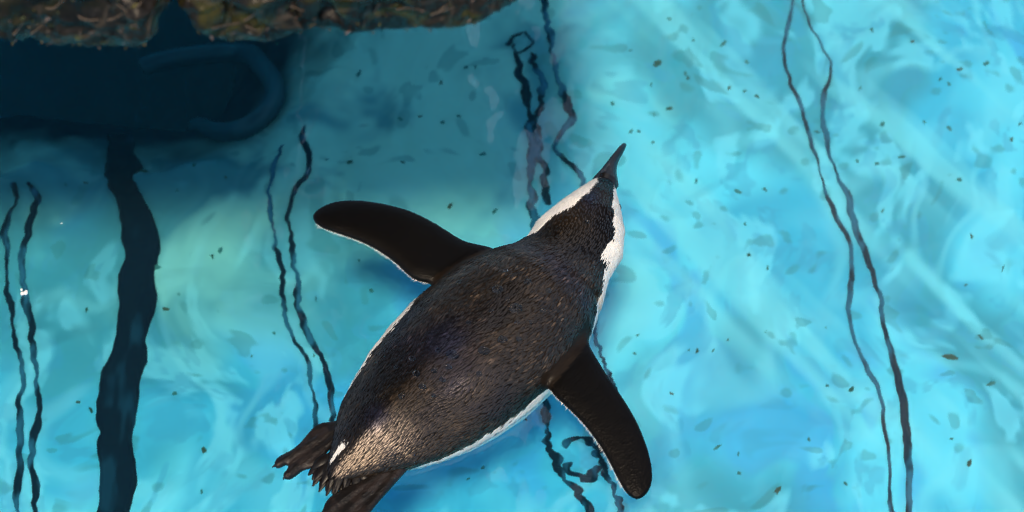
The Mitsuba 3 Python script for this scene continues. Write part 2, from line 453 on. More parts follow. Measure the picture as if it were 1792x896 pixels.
BLACK, BROWN, WHITE, BLUE_SHEEN = (np.array(c) for c in ((0.0026, 0.0018, 0.0014), (0.0130, 0.0088, 0.0055), (0.80, 0.78, 0.74), (0.0065, 0.0068, 0.0145)))


def step01(a, b, x):
    t = np.clip((x - a) / (b - a), 0, 1)
    return t * t * (3 - 2 * t)


def pattern(q, jitter=0.0):
    """plumage colour at local points: dark back and flippers, white flanks and head bands"""
    a, l, z = q.T
    nz = meshkit.fbm(q * 60, 3, 4) - 0.5
    tone = meshkit.fbm(q * np.array([16, 26, 20]), 3, 8)
    col = BLACK + (BROWN - BLACK) * step01(0.35, 0.62, tone)[:, None]
    bl_ = np.exp(-((a - 0.185) / 0.035) ** 2 - ((l + 0.005) / 0.045) ** 2) + 0.9 * np.exp(-((a - 0.075) / 0.013) ** 2 - ((l + 0.004) / 0.011) ** 2) + 0.5 * np.exp(-((a - 0.355) / 0.012) ** 2)
    col = col + (BLUE_SHEEN - col) * np.clip(bl_ * (0.6 + 0.8 * nz), 0, 1)[:, None]  # bluish reflection of the sky painted into the dark back
    zb = np.interp(a, [-0.02, 0.03, 0.08, 0.15, 0.28, 0.34, 0.40], [-0.03, -0.004, 0.008, 0.014, 0.018, 0.010, 0.040])
    zb = zb + np.where(l < 0, np.interp(a, [0.05, 0.10, 0.16, 0.215, 0.238, 0.25], [0, 0.018, 0.026, 0.026, 0.012, 0]), 0)
    white = (z + 0.010 * nz + jitter < zb) & (a > 0.03)
    rump = (np.abs(l + 0.012 - 0.12 * (a - 0.02)) < 0.0035 + 0.004 * nz) & (a > 0.010) & (a < 0.030) & (z > 0)
    s, u, v = head_coords(a, l, z)
    th = np.abs(np.degrees(np.arctan2(u, v)) - np.interp(s, [0.04, 0.07], [0, 14]))
    head = (s > 0.036)
    inner = np.interp(s, [0.03, 0.055, 0.08, 0.105, 0.13, 0.15], [52, 44, 31, 26, 27, 46]) + 11 * nz + jitter * 600
    outer = np.interp(s, [0.03, 0.06, 0.085, 0.11, 0.13, 0.15], [190, 170, 105, 84, 78, 66]) + 12 * nz
    wh = (th > inner) & (th < outer) & (s < hs[-1] - 0.004)
    crown = head & ~wh
    col = col * (1 - 0.7 * np.exp(-((s - 0.034) / 0.016) ** 2))[:, None]
    bc = np.exp(-((s - 0.098) / 0.016) ** 2 - ((u + 0.05) / 0.28) ** 2)
    white = np.where(head, wh, white)
    col = np.where(crown[:, None], col + (BLUE_SHEEN * 0.8 - col) * np.clip(bc, 0, 1)[:, None], col)  # glossy bluish sheen of the crown, also painted in
    fl = is_flipper(q)
    col = np.where(fl[:, None], np.array([0.0016, 0.0011, 0.0008]) * (0.7 + 0.9 * tone[:, None]), col)
    wcol = WHITE * (0.93 + 0.14 * nz[:, None])
    return np.where(((white | rump) & ~fl)[:, None], wcol, col)


bodyW = trimesh.Trimesh(to_world(V), F, process=False)
if bodyW.volume < 0:
    bodyW.invert()
W = np.array(bodyW.vertices)
VN = np.array(bodyW.vertex_normals)
BF = np.array(bodyW.faces)


def flipper_mask(p):
    return smoothstep(0.098, 0.108, dr.abs((p.x - float(TAIL[0])) * float(LA[0]) + (p.y - float(TAIL[1])) * float(LA[1])))


def streak(p, n, uv):
    a = p.x * float(AX[0]) + p.y * float(AX[1])
    l = p.x * float(LA[0]) + p.y * float(LA[1])
    f1, f2, which = mikit.voronoi(a * 420, l * 520)
    return 0.0006 * fbm(a * 160, l * 620, p.z * 500, 2) + 0.0005 * flipper_mask(p) * f1




plume = {'type': 'principled', 'base_color': {'type': 'mesh_attribute', 'name': 'vertex_color'}, 'roughness': mikit.proc(lambda p, n, uv: 0.36 + 0.08 * flipper_mask(p)),
         'specular': 0.12}
scene['body_plumage'] = two({'type': 'bumpmap', 'arbitrary': mikit.proc(streak, 0.0004), 'scale': 1.0, 'bsdf': plume})
scene['feather_plumage'] = two({'type': 'principled', 'base_color': {'type': 'mesh_attribute', 'name': 'vertex_color'}, 'roughness': 0.34, 'specular': 0.72, 'spec_tint': 0.42})
PEN = 'penguin'
labels[PEN] = {'label': 'black and white penguin swimming on the pool with flippers spread', 'category': 'penguin'}
put('body', mikit.ply((W, BF), 'body_plumage', smooth=True, color=pattern(V)), parent=PEN)

# ------------------------------------------------------------------ water
scene['water_medium'] = {'type': 'homogeneous', 'sigma_t': rgb(0.62, 0.17, 0.10), 'scale': 2.0, 'albedo': rgb(0.03, 0.20, 0.36)}
wx, wy = axis(-3.69, -0.75, 0.75, 3.69, 0.005, 30), axis(-1.39, -0.5, 0.65, 3.69, 0.005, 30)
WX, WY = np.meshgrid(wx, wy, indexing='ij')
P = np.c_[WX.ravel(), WY.ravel(), np.zeros(WX.size)]
WZ = (meshkit.fbm(P * 7, 3, 21) - 0.5) * 0.009 + (meshkit.fbm(P * np.array([26, 20, 1]), 3, 22) - 0.5) * 0.0030
for cx, cy, r0, wl, amp, px0 in ((1112, 690, 70, 11.0, 0.00035, 32), (790, 320, 18, 9.0, 0.0003, 24), (1225, 505, 20, 12.0, 0.0003, 26), (1110, 470, 60, 12.0, 0.0002, 40)):
    c = un(cx, cy, 0)
    r = np.hypot(P[:, 0] - c[0], P[:, 1] - c[1]) / 0.00068
    WZ += amp * np.sin(2 * np.pi * r / wl) * np.exp(-((r - r0) / px0) ** 2)
lw = to_local(P)
slab = field[:, :, int(np.argmin(np.abs(gz)))]
near_body = ndimage.map_coordinates(slab, [(lw[:, 0] - ga[0]) / STEP, (lw[:, 1] - gl[0]) / STEP], order=1, cval=0.05)
WZ += 0.0040 * np.exp(-np.maximum(near_body, 0) / 0.0045)
top_v = np.c_[P[:, :2], WZ]
nx, ny = len(wx), len(wy)
edge = [i * ny for i in range(nx)] + [(nx - 1) * ny + j for j in range(1, ny)] + [i * ny + ny - 1 for i in range(nx - 2, -1, -1)] + [j for j in range(ny - 2, 0, -1)]
ring = top_v[edge] * [1, 1, 0] + [0, 0, -3.15]
nt = len(top_v)
k = np.arange(len(edge))
e = np.array(edge)
wf = np.vstack([grid_faces(nx, ny), np.stack([e, nt + k, nt + (k + 1) % len(k)], 1), np.stack([e, nt + (k + 1) % len(k), np.roll(e, -1)], 1),
                np.stack([np.full(len(k), nt + len(k)), nt + (k + 1) % len(k), nt + k], 1)])
wm = trimesh.Trimesh(np.vstack([top_v, ring, [[0, 1, -3.15]]]), wf, process=False)
if wm.volume < 0:
    wm.invert()
scene['water_surface'] = {'type': 'thindielectric', 'int_ior': 1.33, 'ext_ior': 1.0}
put('water', mikit.ply(wm, 'water_surface', smooth=40, interior={'type': 'ref', 'id': 'water_medium'}), 'clear rippled turquoise pool water', kind='structure')

# the raised rim of water that clings to the bird
scene['rim_water'] = {'type': 'dielectric', 'int_ior': 1.33, 'ext_ior': 1.0}
cut = bodyW.section(plane_origin=[0, 0, 0.0015], plane_normal=[0, 0, 1])
rims = []
for loop in cut.discrete:
    if len(loop) < 60:
        continue
    lp = ndimage.gaussian_filter1d(loop[:-1], 2.5, axis=0, mode='wrap')[::2]
    lp[:, 2] += 0.0006 * (meshkit.noise(lp * 90) - 0.5)
    rims.append(tube(np.vstack([lp, lp[:1]]), 0.0011 + 0.0011 * meshkit.fbm(np.vstack([lp, lp[:1]]) * 45, 2, 5), 8, 0.8))
put('rim', mikit.ply(trimesh.util.concatenate(rims), 'rim_water', smooth=True), 'thin wet rim of water around the penguin', parent='water')

# small body feathers, as real blades
areas = bodyW.area_faces
cent = W[BF].mean(1)
cl = V[BF].mean(1)
nrm = bodyW.face_normals
ok = (cent[:, 2] > -0.006) & (nrm @ np.array([0, -0.57, 0.82]) > -0.35) & ~is_flipper(cl) & (cl[:, 0] > 0.0)
s_, _, _ = head_coords(*cl.T)
ok &= s_ < hs[-1] - 0.006
for d2 in flip_d:
    near_fl = ndimage.map_coordinates(d2, [(cl[:, 0] - ga[0]) / STEP, (cl[:, 1] - gl[0]) / STEP], order=1, cval=0.05)
    ok &= ~((near_fl < 0.005) & (cl[:, 2] < 0.040) & (np.abs(cl[:, 1]) > 0.06))
prob = areas * ok
N0 = 60000
pick = rng.choice(len(BF), N0, p=prob / prob.sum())
r1, r2 = np.sqrt(rng.random(N0)), rng.random(N0)
wts = np.stack([1 - r1, r1 * (1 - r2), r1 * r2], 1)[..., None]
spread = (V[BF[pick]] * wts).sum(1) * np.array([0.50, 1, 1])
near = cKDTree(spread).query_ball_point(spread, 0.00185)
keep, gone = [], np.zeros(N0, bool)
for i_ in range(N0):
    if not gone[i_]:
        keep.append(i_)
        gone[near[i_]] = True
pick, wts = pick[keep], wts[keep]
NF = len(keep)
tri, tril = W[BF[pick]], V[BF[pick]]
root, rootl = (tri * wts).sum(1), (tril * wts).sum(1)
nn = (VN[BF[pick]] * wts).sum(1)
nn /= np.linalg.norm(nn, axis=1, keepdims=True)
back = np.broadcast_to(-AX, root.shape).copy()
hs_root, hu_root, _ = head_coords(*rootl.T)
hb = -(AX * hd[0] + LA * hd[1])
isH = step01(0.02, 0.06, hs_root)[:, None]
back = back * (1 - isH) + hb * isH
fan = (rootl[:, 1] / 0.10 * np.clip(1 - rootl[:, 0] / 0.3, 0, 1))[:, None]
back = back - LA * fan * 0.15
flow = (meshkit.fbm(rootl * 22, 2, 31) - 0.5)[:, None] * 0.9 + rng.normal(0, 0.07, (NF, 1))
tang = back - nn * (back * nn).sum(1, keepdims=True)
tang /= np.linalg.norm(tang, axis=1, keepdims=True)
sidev = np.cross(nn, tang)
tang = tang + sidev * flow
tang /= np.linalg.norm(tang, axis=1, keepdims=True)
sidev = np.cross(nn, tang)
length = (0.0100 + 0.0030 * rng.random(NF)) * (1 - 0.42 * isH[:, 0])
width = (0.0011 + 0.0003 * rng.random(NF)) * (1 - 0.25 * isH[:, 0])
lift = rng.normal(0.0009, 0.00035, NF)
L_, W_, H_ = length[:, None], width[:, None], lift[:, None]
bow = 0.00034
v0 = root - nn * 0.0005
v1 = root + tang * L_ * 0.5 - sidev * W_ + nn * (H_ * 0.5 - 0.0001)
v2 = root + tang * L_ * 0.5 + sidev * W_ + nn * (H_ * 0.5 - 0.0001)
v3 = root + tang * L_ * 0.5 + nn * (H_ * 0.6 + bow)
v4 = root + tang * L_ + nn * (H_ * 0.55)
fv = np.stack([v0, v1, v2, v3, v4], 1).reshape(-1, 3)
base = (np.arange(NF) * 5)[:, None]
ff = np.vstack([base + t for t in ([0, 3, 1], [0, 2, 3], [1, 3, 4], [3, 2, 4])])
fc = pattern(rootl, rng.normal(0, 0.0022, NF)) 
dark = (fc.mean(1) < 0.2)[:, None]
fc = np.where(dark, fc * np.exp(rng.normal(-0.25, 0.8, (NF, 1))), fc * rng.uniform(0.85, 1.06, (NF, 1)))
fc = np.repeat(np.clip(fc, 0, 0.85), 5, axis=0)
put('plumage', mikit.ply((fv, ff), 'feather_plumage', smooth=True, color=fc), 'short wet overlapping body feathers', kind='stuff', parent=PEN)

# ragged white fringe along the trailing edges of the flippers
scene['white_feather'] = two({'type': 'principled', 'base_color': rgb(0.72, 0.70, 0.66), 'roughness': 0.5, 'specular': 0.4})
for (poly, rl, tl), sel in zip(FLP, (FL_L, FL_R)):
    ctr = (rl + tl) / 2
    dd = (tl - rl) / np.linalg.norm(tl - rl)
    vs, fs = [], []
    tang2 = np.roll(poly, -1, 0) - np.roll(poly, 1, 0)
    tang2 /= np.linalg.norm(tang2, axis=1, keepdims=True)
    nrm2 = np.stack([tang2[:, 1], -tang2[:, 0]], 1)
    if poly_sdf(poly + nrm2 * 0.003, poly).mean() < 0:
        nrm2 = -nrm2
    back2 = np.array([-1.0, 0])
    seg = np.linalg.norm(np.diff(np.vstack([poly, poly[:1]]), axis=0), axis=1)
    cum = np.concatenate([[0], np.cumsum(seg)])
    for t in np.arange(0, cum[-1], 0.0024):
        i = min(np.searchsorted(cum, t, side='right') - 1, len(poly) - 1)
        if nrm2[i] @ back2 < 0.28:
            continue
        f = (poly[i] - rl) @ (tl - rl) / ((tl - rl) @ (tl - rl))
        if f < 0.20 or f > 0.97:
            continue
        p2 = poly[i] + tang2[i] * (t - cum[i])
        z = float(flip_z(np.array(p2[0]), np.array(p2[1]), rl, tl)[0])
        ln = 0.0042 * rng.uniform(0.5, 1.3)
        dir2 = nrm2[i] + dd * 0.5 + rng.normal(0, 0.15, 2)
        dir2 /= np.linalg.norm(dir2)
        sd = np.array([-dir2[1], dir2[0]])
        b = p2 - nrm2[i] * 0.0022
        w = 0.0011
        pts = [[*(b + sd * w), z], [*(b - sd * w), z], [*(b), z + 0.0014], [*(b), z - 0.0012], [*(b + dir2 * (ln + 0.0015)), z - 0.0008]]
        o = len(vs)
        vs += pts
        fs += [[o, o + 2, o + 4], [o + 2, o + 1, o + 4], [o + 1, o + 3, o + 4], [o + 3, o, o + 4]]
    put('flipper_fringe', mikit.ply((to_world(np.array(vs)), np.array(fs)), 'white_feather'), 'ragged white fringe on the trailing edge of a flipper', kind='stuff', parent=PEN)

# beak
scene['beak_horn'] = two({'type': 'bumpmap', 'arbitrary': mikit.proc(lambda p, n, uv: 0.0007 * fbm(p.x * 420, p.y * 200, p.z * 420, 3), 0.0004), 'scale': 1.0,
                          'bsdf': {'type': 'principled', 'roughness': 0.33, 'specular': 0.5,
                                   'base_color': mikit.proc(lambda p, n, uv: mix(mi.Color3f(0.004, 0.003, 0.0026), mi.Color3f(0.05, 0.037, 0.032), smoothstep(0.55, 0.75, fbm(p.x * 260, p.y * 130, p.z * 260, 3))))}})
bk = [((1043, 308), (1077, 328), 0.026, 0.015), ((1053, 296), (1077, 310), 0.026, 0.012), ((1065, 280), (1080, 289), 0.025, 0.009), ((1076, 266), (1088, 272), 0.023, 0.0072), ((1084, 256), (1094, 261), 0.020, 0.0058), ((1089, 252), (1096, 255), 0.016, 0.0035)]
cs, ws, hz_ = [], [], []
for a_, b_, zc, hz in bk:
    pa, pb = un(*a_, zc), un(*b_, zc)
    c_ = (pa + pb) / 2
    c_[2] = zc
    cs.append(c_)
    ws.append(np.linalg.norm((pb - pa)[:2]) / 2)
    hz_.append(hz)
ws[0] *= 1.12
cs = smooth_line(cs, 36)
tb = np.linspace(0, 1, 36)
ws, hz_ = np.interp(tb, np.linspace(0, 1, 6), ws), np.interp(tb, np.linspace(0, 1, 6), hz_)
cs = np.vstack([cs[0] - (cs[1] - cs[0]) * 5, cs])
ws, hz_ = np.r_[ws[0] * 0.9, ws], np.r_[hz_[0] * 0.9, hz_]
ang = np.linspace(0, 2 * np.pi, 28, endpoint=False)
td = np.gradient(cs, axis=0)
td /= np.linalg.norm(td, axis=1, keepdims=True)
sd = np.cross(td, [0, 0, 1.0])
sd /= np.linalg.norm(sd, axis=1, keepdims=True)
ridge = 1 + 0.10 * np.exp(-((ang - np.pi / 2) / 0.35) ** 2) - 0.07 * np.exp(-((ang - 0.35) / 0.16) ** 2) - 0.07 * np.exp(-((ang - np.pi + 0.35) / 0.16) ** 2)
bvv = cs[:, None] + (ws[:, None] * (np.cos(ang) * ridge)[None])[..., None] * sd[:, None] + (hz_[:, None] * (np.sin(ang) * ridge)[None])[..., None] * np.array([0, 0, 1.0])
bv_ = np.vstack([bvv.reshape(-1, 3), cs[-1:] + td[-1] * 0.002])
bf_ = np.vstack([grid_faces(len(cs), 28, True), np.stack([np.full(28, len(bv_) - 1), (len(cs) - 1) * 28 + np.arange(28), (len(cs) - 1) * 28 + (np.arange(28) + 1) % 28], 1)])
bm = trimesh.Trimesh(bv_, bf_, process=False)
if bm.volume < 0:
    bm.invert()
put('beak', mikit.ply(bm, 'beak_horn', smooth=True), 'dark pointed ridged beak', parent=PEN)

# eyes, on the sides of the face
scene['eye_gloss'] = {'type': 'principled', 'base_color': rgb(0.012, 0.006, 0.004), 'roughness': 0.08, 'specular': 0.6}
for sgn in (-1, 1):
    s0 = 0.118
    c2 = HC[0, :2] + hd * s0 + hn * (np.interp(s0, hs, ho) + sgn * np.interp(s0, hs, HW) * 0.83)
    c3 = to_world(np.array([*c2, np.interp(s0, hs, HC[:, 2]) + 0.004]))
    ball = trimesh.creation.icosphere(3, 0.0062)
    ball.apply_translation(c3)
    put('eye', mikit.ply(ball, 'eye_gloss', smooth=True), parent=PEN)

# tail: a fan of stiff dark blades
scene['tail_quill'] = two({'type': 'principled', 'base_color': rgb(0.005, 0.0036, 0.003), 'roughness': 0.40, 'specular': 0.3})
tips = [(541, 826), (548, 834), (556, 832), (549, 845), (561, 846), (560, 855), (572, 853), (573, 862), (583, 858), (585, 866), (597, 858), (603, 866), (612, 858), (625, 862), (634, 850), (645, 848)]
tips = [(tx - 2, ty + 6) for tx, ty in tips] + [(tx + 4 + rng.normal(0, 2), ty - 5 + rng.normal(0, 3)) for tx, ty in tips[:11]]
for i, tp in enumerate(tips):
    upper = i >= 16
    i = i % 16
    f = i / 15
    b = un(575 + 55 * f, 800 + 12 * f - 10 * math.sin(math.pi * f), 0.017 if upper else 0.013) + rng.normal(0, 0.001, 3)
    t = un(*tp, 0.0045 * upper + 0.006 + 0.004 * rng.random())
    mid = (b + t) / 2 + [0, 0, 0.004]
    n_ = 9
    path = np.array([(1 - x) ** 2 * b + 2 * x * (1 - x) * mid + x * x * t for x in np.linspace(0, 1, n_)])
    rad = 0.0066 * np.array([0.9, 1, 1, 1, 0.95, 0.85, 0.65, 0.42, 0.12])
    put('tail_feather', mikit.ply(tube(path, rad, 8, 0.35), 'tail_quill', smooth=True), parent=PEN)

# feet: webbed, trailing behind
def foot_bump(p, n, uv):
    return 0.0005 * fbm(p.x * 420, p.y * 420, p.z * 420, 3) + 0.0004 * smoothstep(0.45, 0.6, fbm((p.x + p.y) * 40, (p.x - p.y) * 170, 1.0, 2))


scene['foot_skin'] = two({'type': 'bumpmap', 'arbitrary': mikit.proc(foot_bump, 0.0005), 'scale': 1.0,
                          'bsdf': {'type': 'principled', 'roughness': 0.48, 'specular': 0.35,
                                   'base_color': mikit.proc(lambda p, n, uv: mix(mi.Color3f(0.005, 0.0036, 0.003), mi.Color3f(0.014, 0.0094, 0.008), smoothstep(0.48, 0.68, fbm(p.x * 70, p.y * 70, 3.0, 3))))}})
scene['claw_horn'] = two({'type': 'principled', 'base_color': rgb(0.009, 0.007, 0.006), 'roughness': 0.3, 'specular': 0.5})


def foot(outline, toes, claws, z0, label):
    pts = smooth_line([un(*p, z0)[:2] for p in outline], 170, True)
    lo, hi = pts.min(0) - 0.008, pts.max(0) + 0.008
    st = 0.0016
    fx, fy, fz = np.arange(lo[0], hi[0], st), np.arange(lo[1], hi[1], st), np.arange(z0 - 0.018, z0 + 0.020, st)
    X2, Y2 = np.meshgrid(fx, fy, indexing='ij')
    p2 = np.c_[X2.ravel(), Y2.ravel()]
    d2 = poly_sdf(p2, pts).reshape(X2.shape)[..., None]
    Zg = (fz - z0)[None, None, :]
    T = 0.0018 + 0.0020 * np.sqrt(np.clip(-d2 / 0.006, 0, 1))
    dz = np.abs(Zg) - T
    g = np.where(d2 < 0, np.maximum(dz, d2), np.sqrt(np.maximum(d2, 0) ** 2 + np.maximum(dz, 0) ** 2))
    for (pa, pb, ra, rb) in toes:
        qa, qb = un(*pa, z0)[:2], un(*pb, z0)[:2]
        e_ = qb - qa
        t = np.clip(((p2 - qa) @ e_) / (e_ @ e_), 0, 1)
        dd = np.linalg.norm(p2 - qa - t[:, None] * e_, axis=1).reshape(X2.shape)
        rr = (ra + (rb - ra) * t).reshape(X2.shape) * (1 + 0.04 * np.sin(t.reshape(X2.shape) * 22))
        g = smin(g, np.sqrt(dd[..., None] ** 2 + (Zg - 0.001) ** 2) - rr[..., None], 0.004)
    v_, f_ = surface_nets(g, np.array([fx[0], fy[0], fz[0]]), st)
    m = trimesh.Trimesh(v_, f_, process=False)
    trimesh.smoothing.filter_taubin(m, iterations=6)
    if m.volume < 0:
        m.invert()
    k_ = put('foot', mikit.ply(m, 'foot_skin', smooth=True), label, parent=PEN)
    for pa, pb in claws:
        qa, qb = un(*pa, z0 + 0.001), un(*pb, z0 - 0.001)
        path = [qa, qa * 0.6 + qb * 0.4 + [0, 0, 0.0014], qa * 0.25 + qb * 0.75 + [0, 0, 0.001], qb]
        put('claw', mikit.ply(tube(smooth_line(path, 10), np.linspace(0.0030, 0.0005, 10), 8), 'claw_horn', smooth=True), parent=k_)


foot([(612, 715), (591, 735), (563, 741), (532, 768), (505, 791), (481, 812), (484, 818), (502, 813), (503, 822), (497, 832), (500, 838), (512, 836), (532, 822), (550, 817), (565, 792), (585, 780), (600, 770), (620, 745)],
     [((590, 752), (488, 813), 0.0044, 0.0030), ((585, 770), (502, 832), 0.0044, 0.0030), ((592, 758), (553, 810), 0.0042, 0.0028)],
     [((490, 812), (476, 818)), ((503, 830), (495, 840))], 0.012, 'dark webbed foot left of the tail')
foot([(735, 795), (722, 812), (703, 832), (686, 850), (664, 872), (645, 895), (630, 925), (612, 935), (600, 920), (585, 925), (572, 930), (560, 915), (564, 895), (571, 878), (590, 862), (620, 846), (652, 828), (690, 800)],
     [((700, 822), (622, 922), 0.0046, 0.0030), ((680, 828), (592, 912), 0.0046, 0.0030), ((668, 830), (568, 900), 0.0044, 0.0028)],
     [((622, 922), (614, 938)), ((590, 915), (578, 932)), ((567, 903), (556, 918))], 0.010, 'dark webbed foot right of the tail, cut by the frame')

# ------------------------------------------------------------------ droplets on the back
tree_px = cKDTree(pj(W))
vis = VN @ np.array([0, -0.57, 0.82]) > 0.2


def body_at(px, py):
    i = np.array(tree_px.query_ball_point([px, py], 5))
    i = i[vis[i]] if len(i) else i
    if len(i) == 0:
        return None
    j = i[np.argmin((W[i] - CAM) @ FW)]
    return W[j], VN[j]


scene['droplet_water'] = {'type': 'dielectric', 'int_ior': 1.33, 'ext_ior': 1.0}
drops = [(870, 503, 7), (906, 538, 8), (925, 490, 5), (880, 592, 6), (848, 610, 7), (790, 618, 8), (765, 610, 4), (730, 650, 5), (762, 645, 4), (785, 640, 4), (803, 490, 4), (690, 640, 3), (743, 675, 5), (950, 540, 4), (960, 505, 4),
         (910, 592, 4), (720, 625, 4), (775, 660, 4), (885, 470, 3), (860, 540, 3), (820, 560, 3), (840, 650, 4), (700, 690, 4), (930, 560, 3), (1040, 352, 3), (1030, 385, 3), (760, 690, 3), (660, 560 + 70, 3), (890, 520, 3), (905, 560, 3)]
for px, py, r in drops:
    hit = body_at(px, py)
    if hit is None:
        continue
    p, n = hit
    m = trimesh.creation.icosphere(3, 1.0)
    dv = m.vertices / np.linalg.norm(m.vertices, axis=1, keepdims=True)
    m.vertices = dv * (1 + 0.22 * (meshkit.noise(dv * 1.3 + px) - 0.5))[:, None]
    R = trimesh.geometry.align_vectors([0, 0, 1], n)
    rr = r * 0.00085
    m.apply_transform(trimesh.transformations.rotation_matrix(rng.uniform(0, 6), [0, 0, 1]))
    m.apply_scale([rr * 1.15, rr * 0.9, rr * 0.62])
    m.apply_transform(R)
    m.apply_translation(p + n * (0.0008 + rr * 0.15))
    put('water_droplet', mikit.ply(m, 'droplet_water', smooth=True), 'clear round water droplet standing on the wet dark plumage', 'droplet', 'water droplets on the penguin')

# ------------------------------------------------------------------ flecks of algae and litter on the floor
def fleck_mat(name, c):
    scene[name] = two({'type': 'diffuse', 'reflectance': rgb(*c)})


fleck_mat('fleck_green', (0.030, 0.090, 0.055))
fleck_mat('fleck_dark', (0.014, 0.034, 0.030))
fleck_mat('fleck_pale', (0.07, 0.20, 0.17))
fleck_mat('fleck_brown', (0.085, 0.095, 0.055))
listed = [(1150, 112, 16), (1172, 35, 10), (1140, 150, 6), (1213, 72, 9), (1265, 78, 16), (1307, 110, 14), (1072, 183, 8), (1144, 202, 7), (1172, 192, 10), (1104, 232, 9), (1118, 232, 8), (1142, 250, 8), (1325, 170, 11), (1276, 155, 9), (1303, 160, 8),
          (1430, 232, 10), (1505, 156, 11), (1545, 217, 13), (1597, 74, 9), (1525, 54, 13), (1680, 122, 11), (1660, 148, 12), (1645, 140, 8), (1578, 276, 18), (1617, 215, 10), (1660, 226, 9), (1678, 316, 12), (1770, 244, 16), (1785, 218, 10), (1726, 112, 14),
          (1544, 370, 11), (1500, 284, 7), (1535, 288, 9), (1218, 318, 9), (1338, 334, 9), (1290, 336, 13), (1310, 448, 12), (1343, 470, 9), (1220, 616, 13), (1205, 614, 8), (1248, 615, 7), (1447, 677, 9), (1490, 682, 12), (1480, 848, 9), (1362, 858, 14),
          (1415, 770, 8), (1255, 784, 14), (1292, 795, 9), (1293, 830, 6), (1340, 582, 6), (1445, 575, 7), (1690, 500, 10), (1716, 592, 18), (1735, 672, 14), (1660, 625, 20), (1755, 470, 9), (1700, 415, 10), (1665, 770, 9), (1695, 812, 12),
          (152, 543, 14), (137, 705, 10), (160, 720, 12), (150, 322, 11), (115, 325, 8), (290, 542, 12), (250, 300, 18), (310, 335, 14), (395, 312, 10), (340, 290, 9), (357, 790, 17), (372, 450, 9), (385, 440, 14), (553, 525, 9), (480, 585, 8), (440, 625, 8),
          (305, 690, 9), (275, 470, 15), (628, 458, 9), (650, 510, 8), (787, 362, 14), (866, 370, 11), (612, 285, 11), (572, 280, 9), (700, 210, 13), (735, 205, 10), (775, 215, 12), (705, 285, 14), (845, 272, 12), (628, 130, 14), (815, 120, 10), (832, 118, 9), (772, 145, 12),
          (917, 730, 12), (845, 820, 8), (820, 840, 8), (1175, 690, 10), (1060, 690, 8), (1110, 620, 10)]
listed += [(rng.uniform(290, 1780), rng.uniform(40, 890), rng.uniform(3, 9)) for _ in range(14)]
for px, py, size in listed:
    p = on_floor(px, py)
    if p[2] < FLOOR_Z - 0.15:
        continue
    n_ = 9
    a_ = np.linspace(0, 2 * np.pi, n_, endpoint=False)
    rr = size * 0.00100 * 0.5 * rng.uniform(0.6, 1.3, n_) * rng.uniform(0.6, 1.35)
    el = rng.uniform(0.22, 0.65)
    rot = rng.uniform(0, np.pi)
    x_, y_ = rr * np.cos(a_), rr * el * np.sin(a_)
    xy = np.c_[x_ * np.cos(rot) - y_ * np.sin(rot), x_ * np.sin(rot) + y_ * np.cos(rot)]
    zt = 0.0025 + 0.003 * rng.random()
    vv = np.vstack([np.c_[xy, np.full(n_, -0.003)], np.c_[xy * 0.55 + rng.normal(0, 0.0004, (n_, 2)), np.full(n_, zt)], [[0, 0, zt * 1.3]]]) + p
    kk = np.arange(n_)
    ff_ = np.vstack([np.stack([kk, (kk + 1) % n_, n_ + (kk + 1) % n_], 1), np.stack([kk, n_ + (kk + 1) % n_, n_ + kk], 1), np.stack([n_ + kk, n_ + (kk + 1) % n_, np.full(n_, 2 * n_)], 1)])
    mat = 'fleck_pale' if rng.random() < (0.9 if size < 10 else 0.5) else ['fleck_green', 'fleck_green', 'fleck_brown', 'fleck_brown'][rng.integers(4)]
    put('algae_fleck', mikit.ply((vv, ff_), mat, smooth=40), 'small dark fleck of algae lying on the pale pool floor', 'algae', 'algae flecks on the pool floor')

# ------------------------------------------------------------------ hose in the shade under the rocks
scene['hose_rubber'] = two({'type': 'principled', 'base_color': rgb(0.007, 0.034, 0.052), 'roughness': 0.45})
hp = [(250, 118), (330, 98), (410, 92), (455, 112), (480, 150), (472, 190), (440, 218), (395, 232), (350, 236)]
hw = []
for px, py in hp:
    z = -0.60
    for _ in range(5):
        z = max(-0.60, float(floor_z(un(px, py, z)[:2])[0]) + 0.014)
    hw.append(un(px, py, z))
path = smooth_line(hw, 90)
put('hose', mikit.ply(tube(path, 0.015, 14), 'hose_rubber', smooth=True), 'pale blue hose curling in the dark water under the rocks', 'hose')

# ------------------------------------------------------------------ rocks over the water
def rock_color(p, n, uv):
    q = fbm(p.x * 9, p.y * 9, p.z * 9, 4)
    r = fbm(p.x * 42, p.y * 42, p.z * 42, 3)
    m = fbm(p.x * 15 + 9, p.y * 15, p.z * 15, 4)
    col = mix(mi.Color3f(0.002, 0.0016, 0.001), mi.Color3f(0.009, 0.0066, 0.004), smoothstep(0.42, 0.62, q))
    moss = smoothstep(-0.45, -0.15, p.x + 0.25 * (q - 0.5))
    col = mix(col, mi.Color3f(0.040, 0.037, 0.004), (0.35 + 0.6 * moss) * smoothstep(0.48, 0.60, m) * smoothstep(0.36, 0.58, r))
    vein = 1 - dr.abs(2 * fbm(p.x * 24, p.y * 24, p.z * 24 + 3, 2) - 1)
    col = mix(col, mi.Color3f(0.085, 0.068, 0.048), 0.35 * smoothstep(0.93, 0.985, vein) * smoothstep(0.40, 0.55, q))
    return col


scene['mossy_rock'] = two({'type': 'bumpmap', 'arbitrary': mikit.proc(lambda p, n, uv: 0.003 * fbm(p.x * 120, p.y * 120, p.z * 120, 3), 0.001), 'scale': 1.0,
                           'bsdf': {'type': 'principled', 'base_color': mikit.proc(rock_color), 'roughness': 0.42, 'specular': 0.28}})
ROCK_Z = 0.65


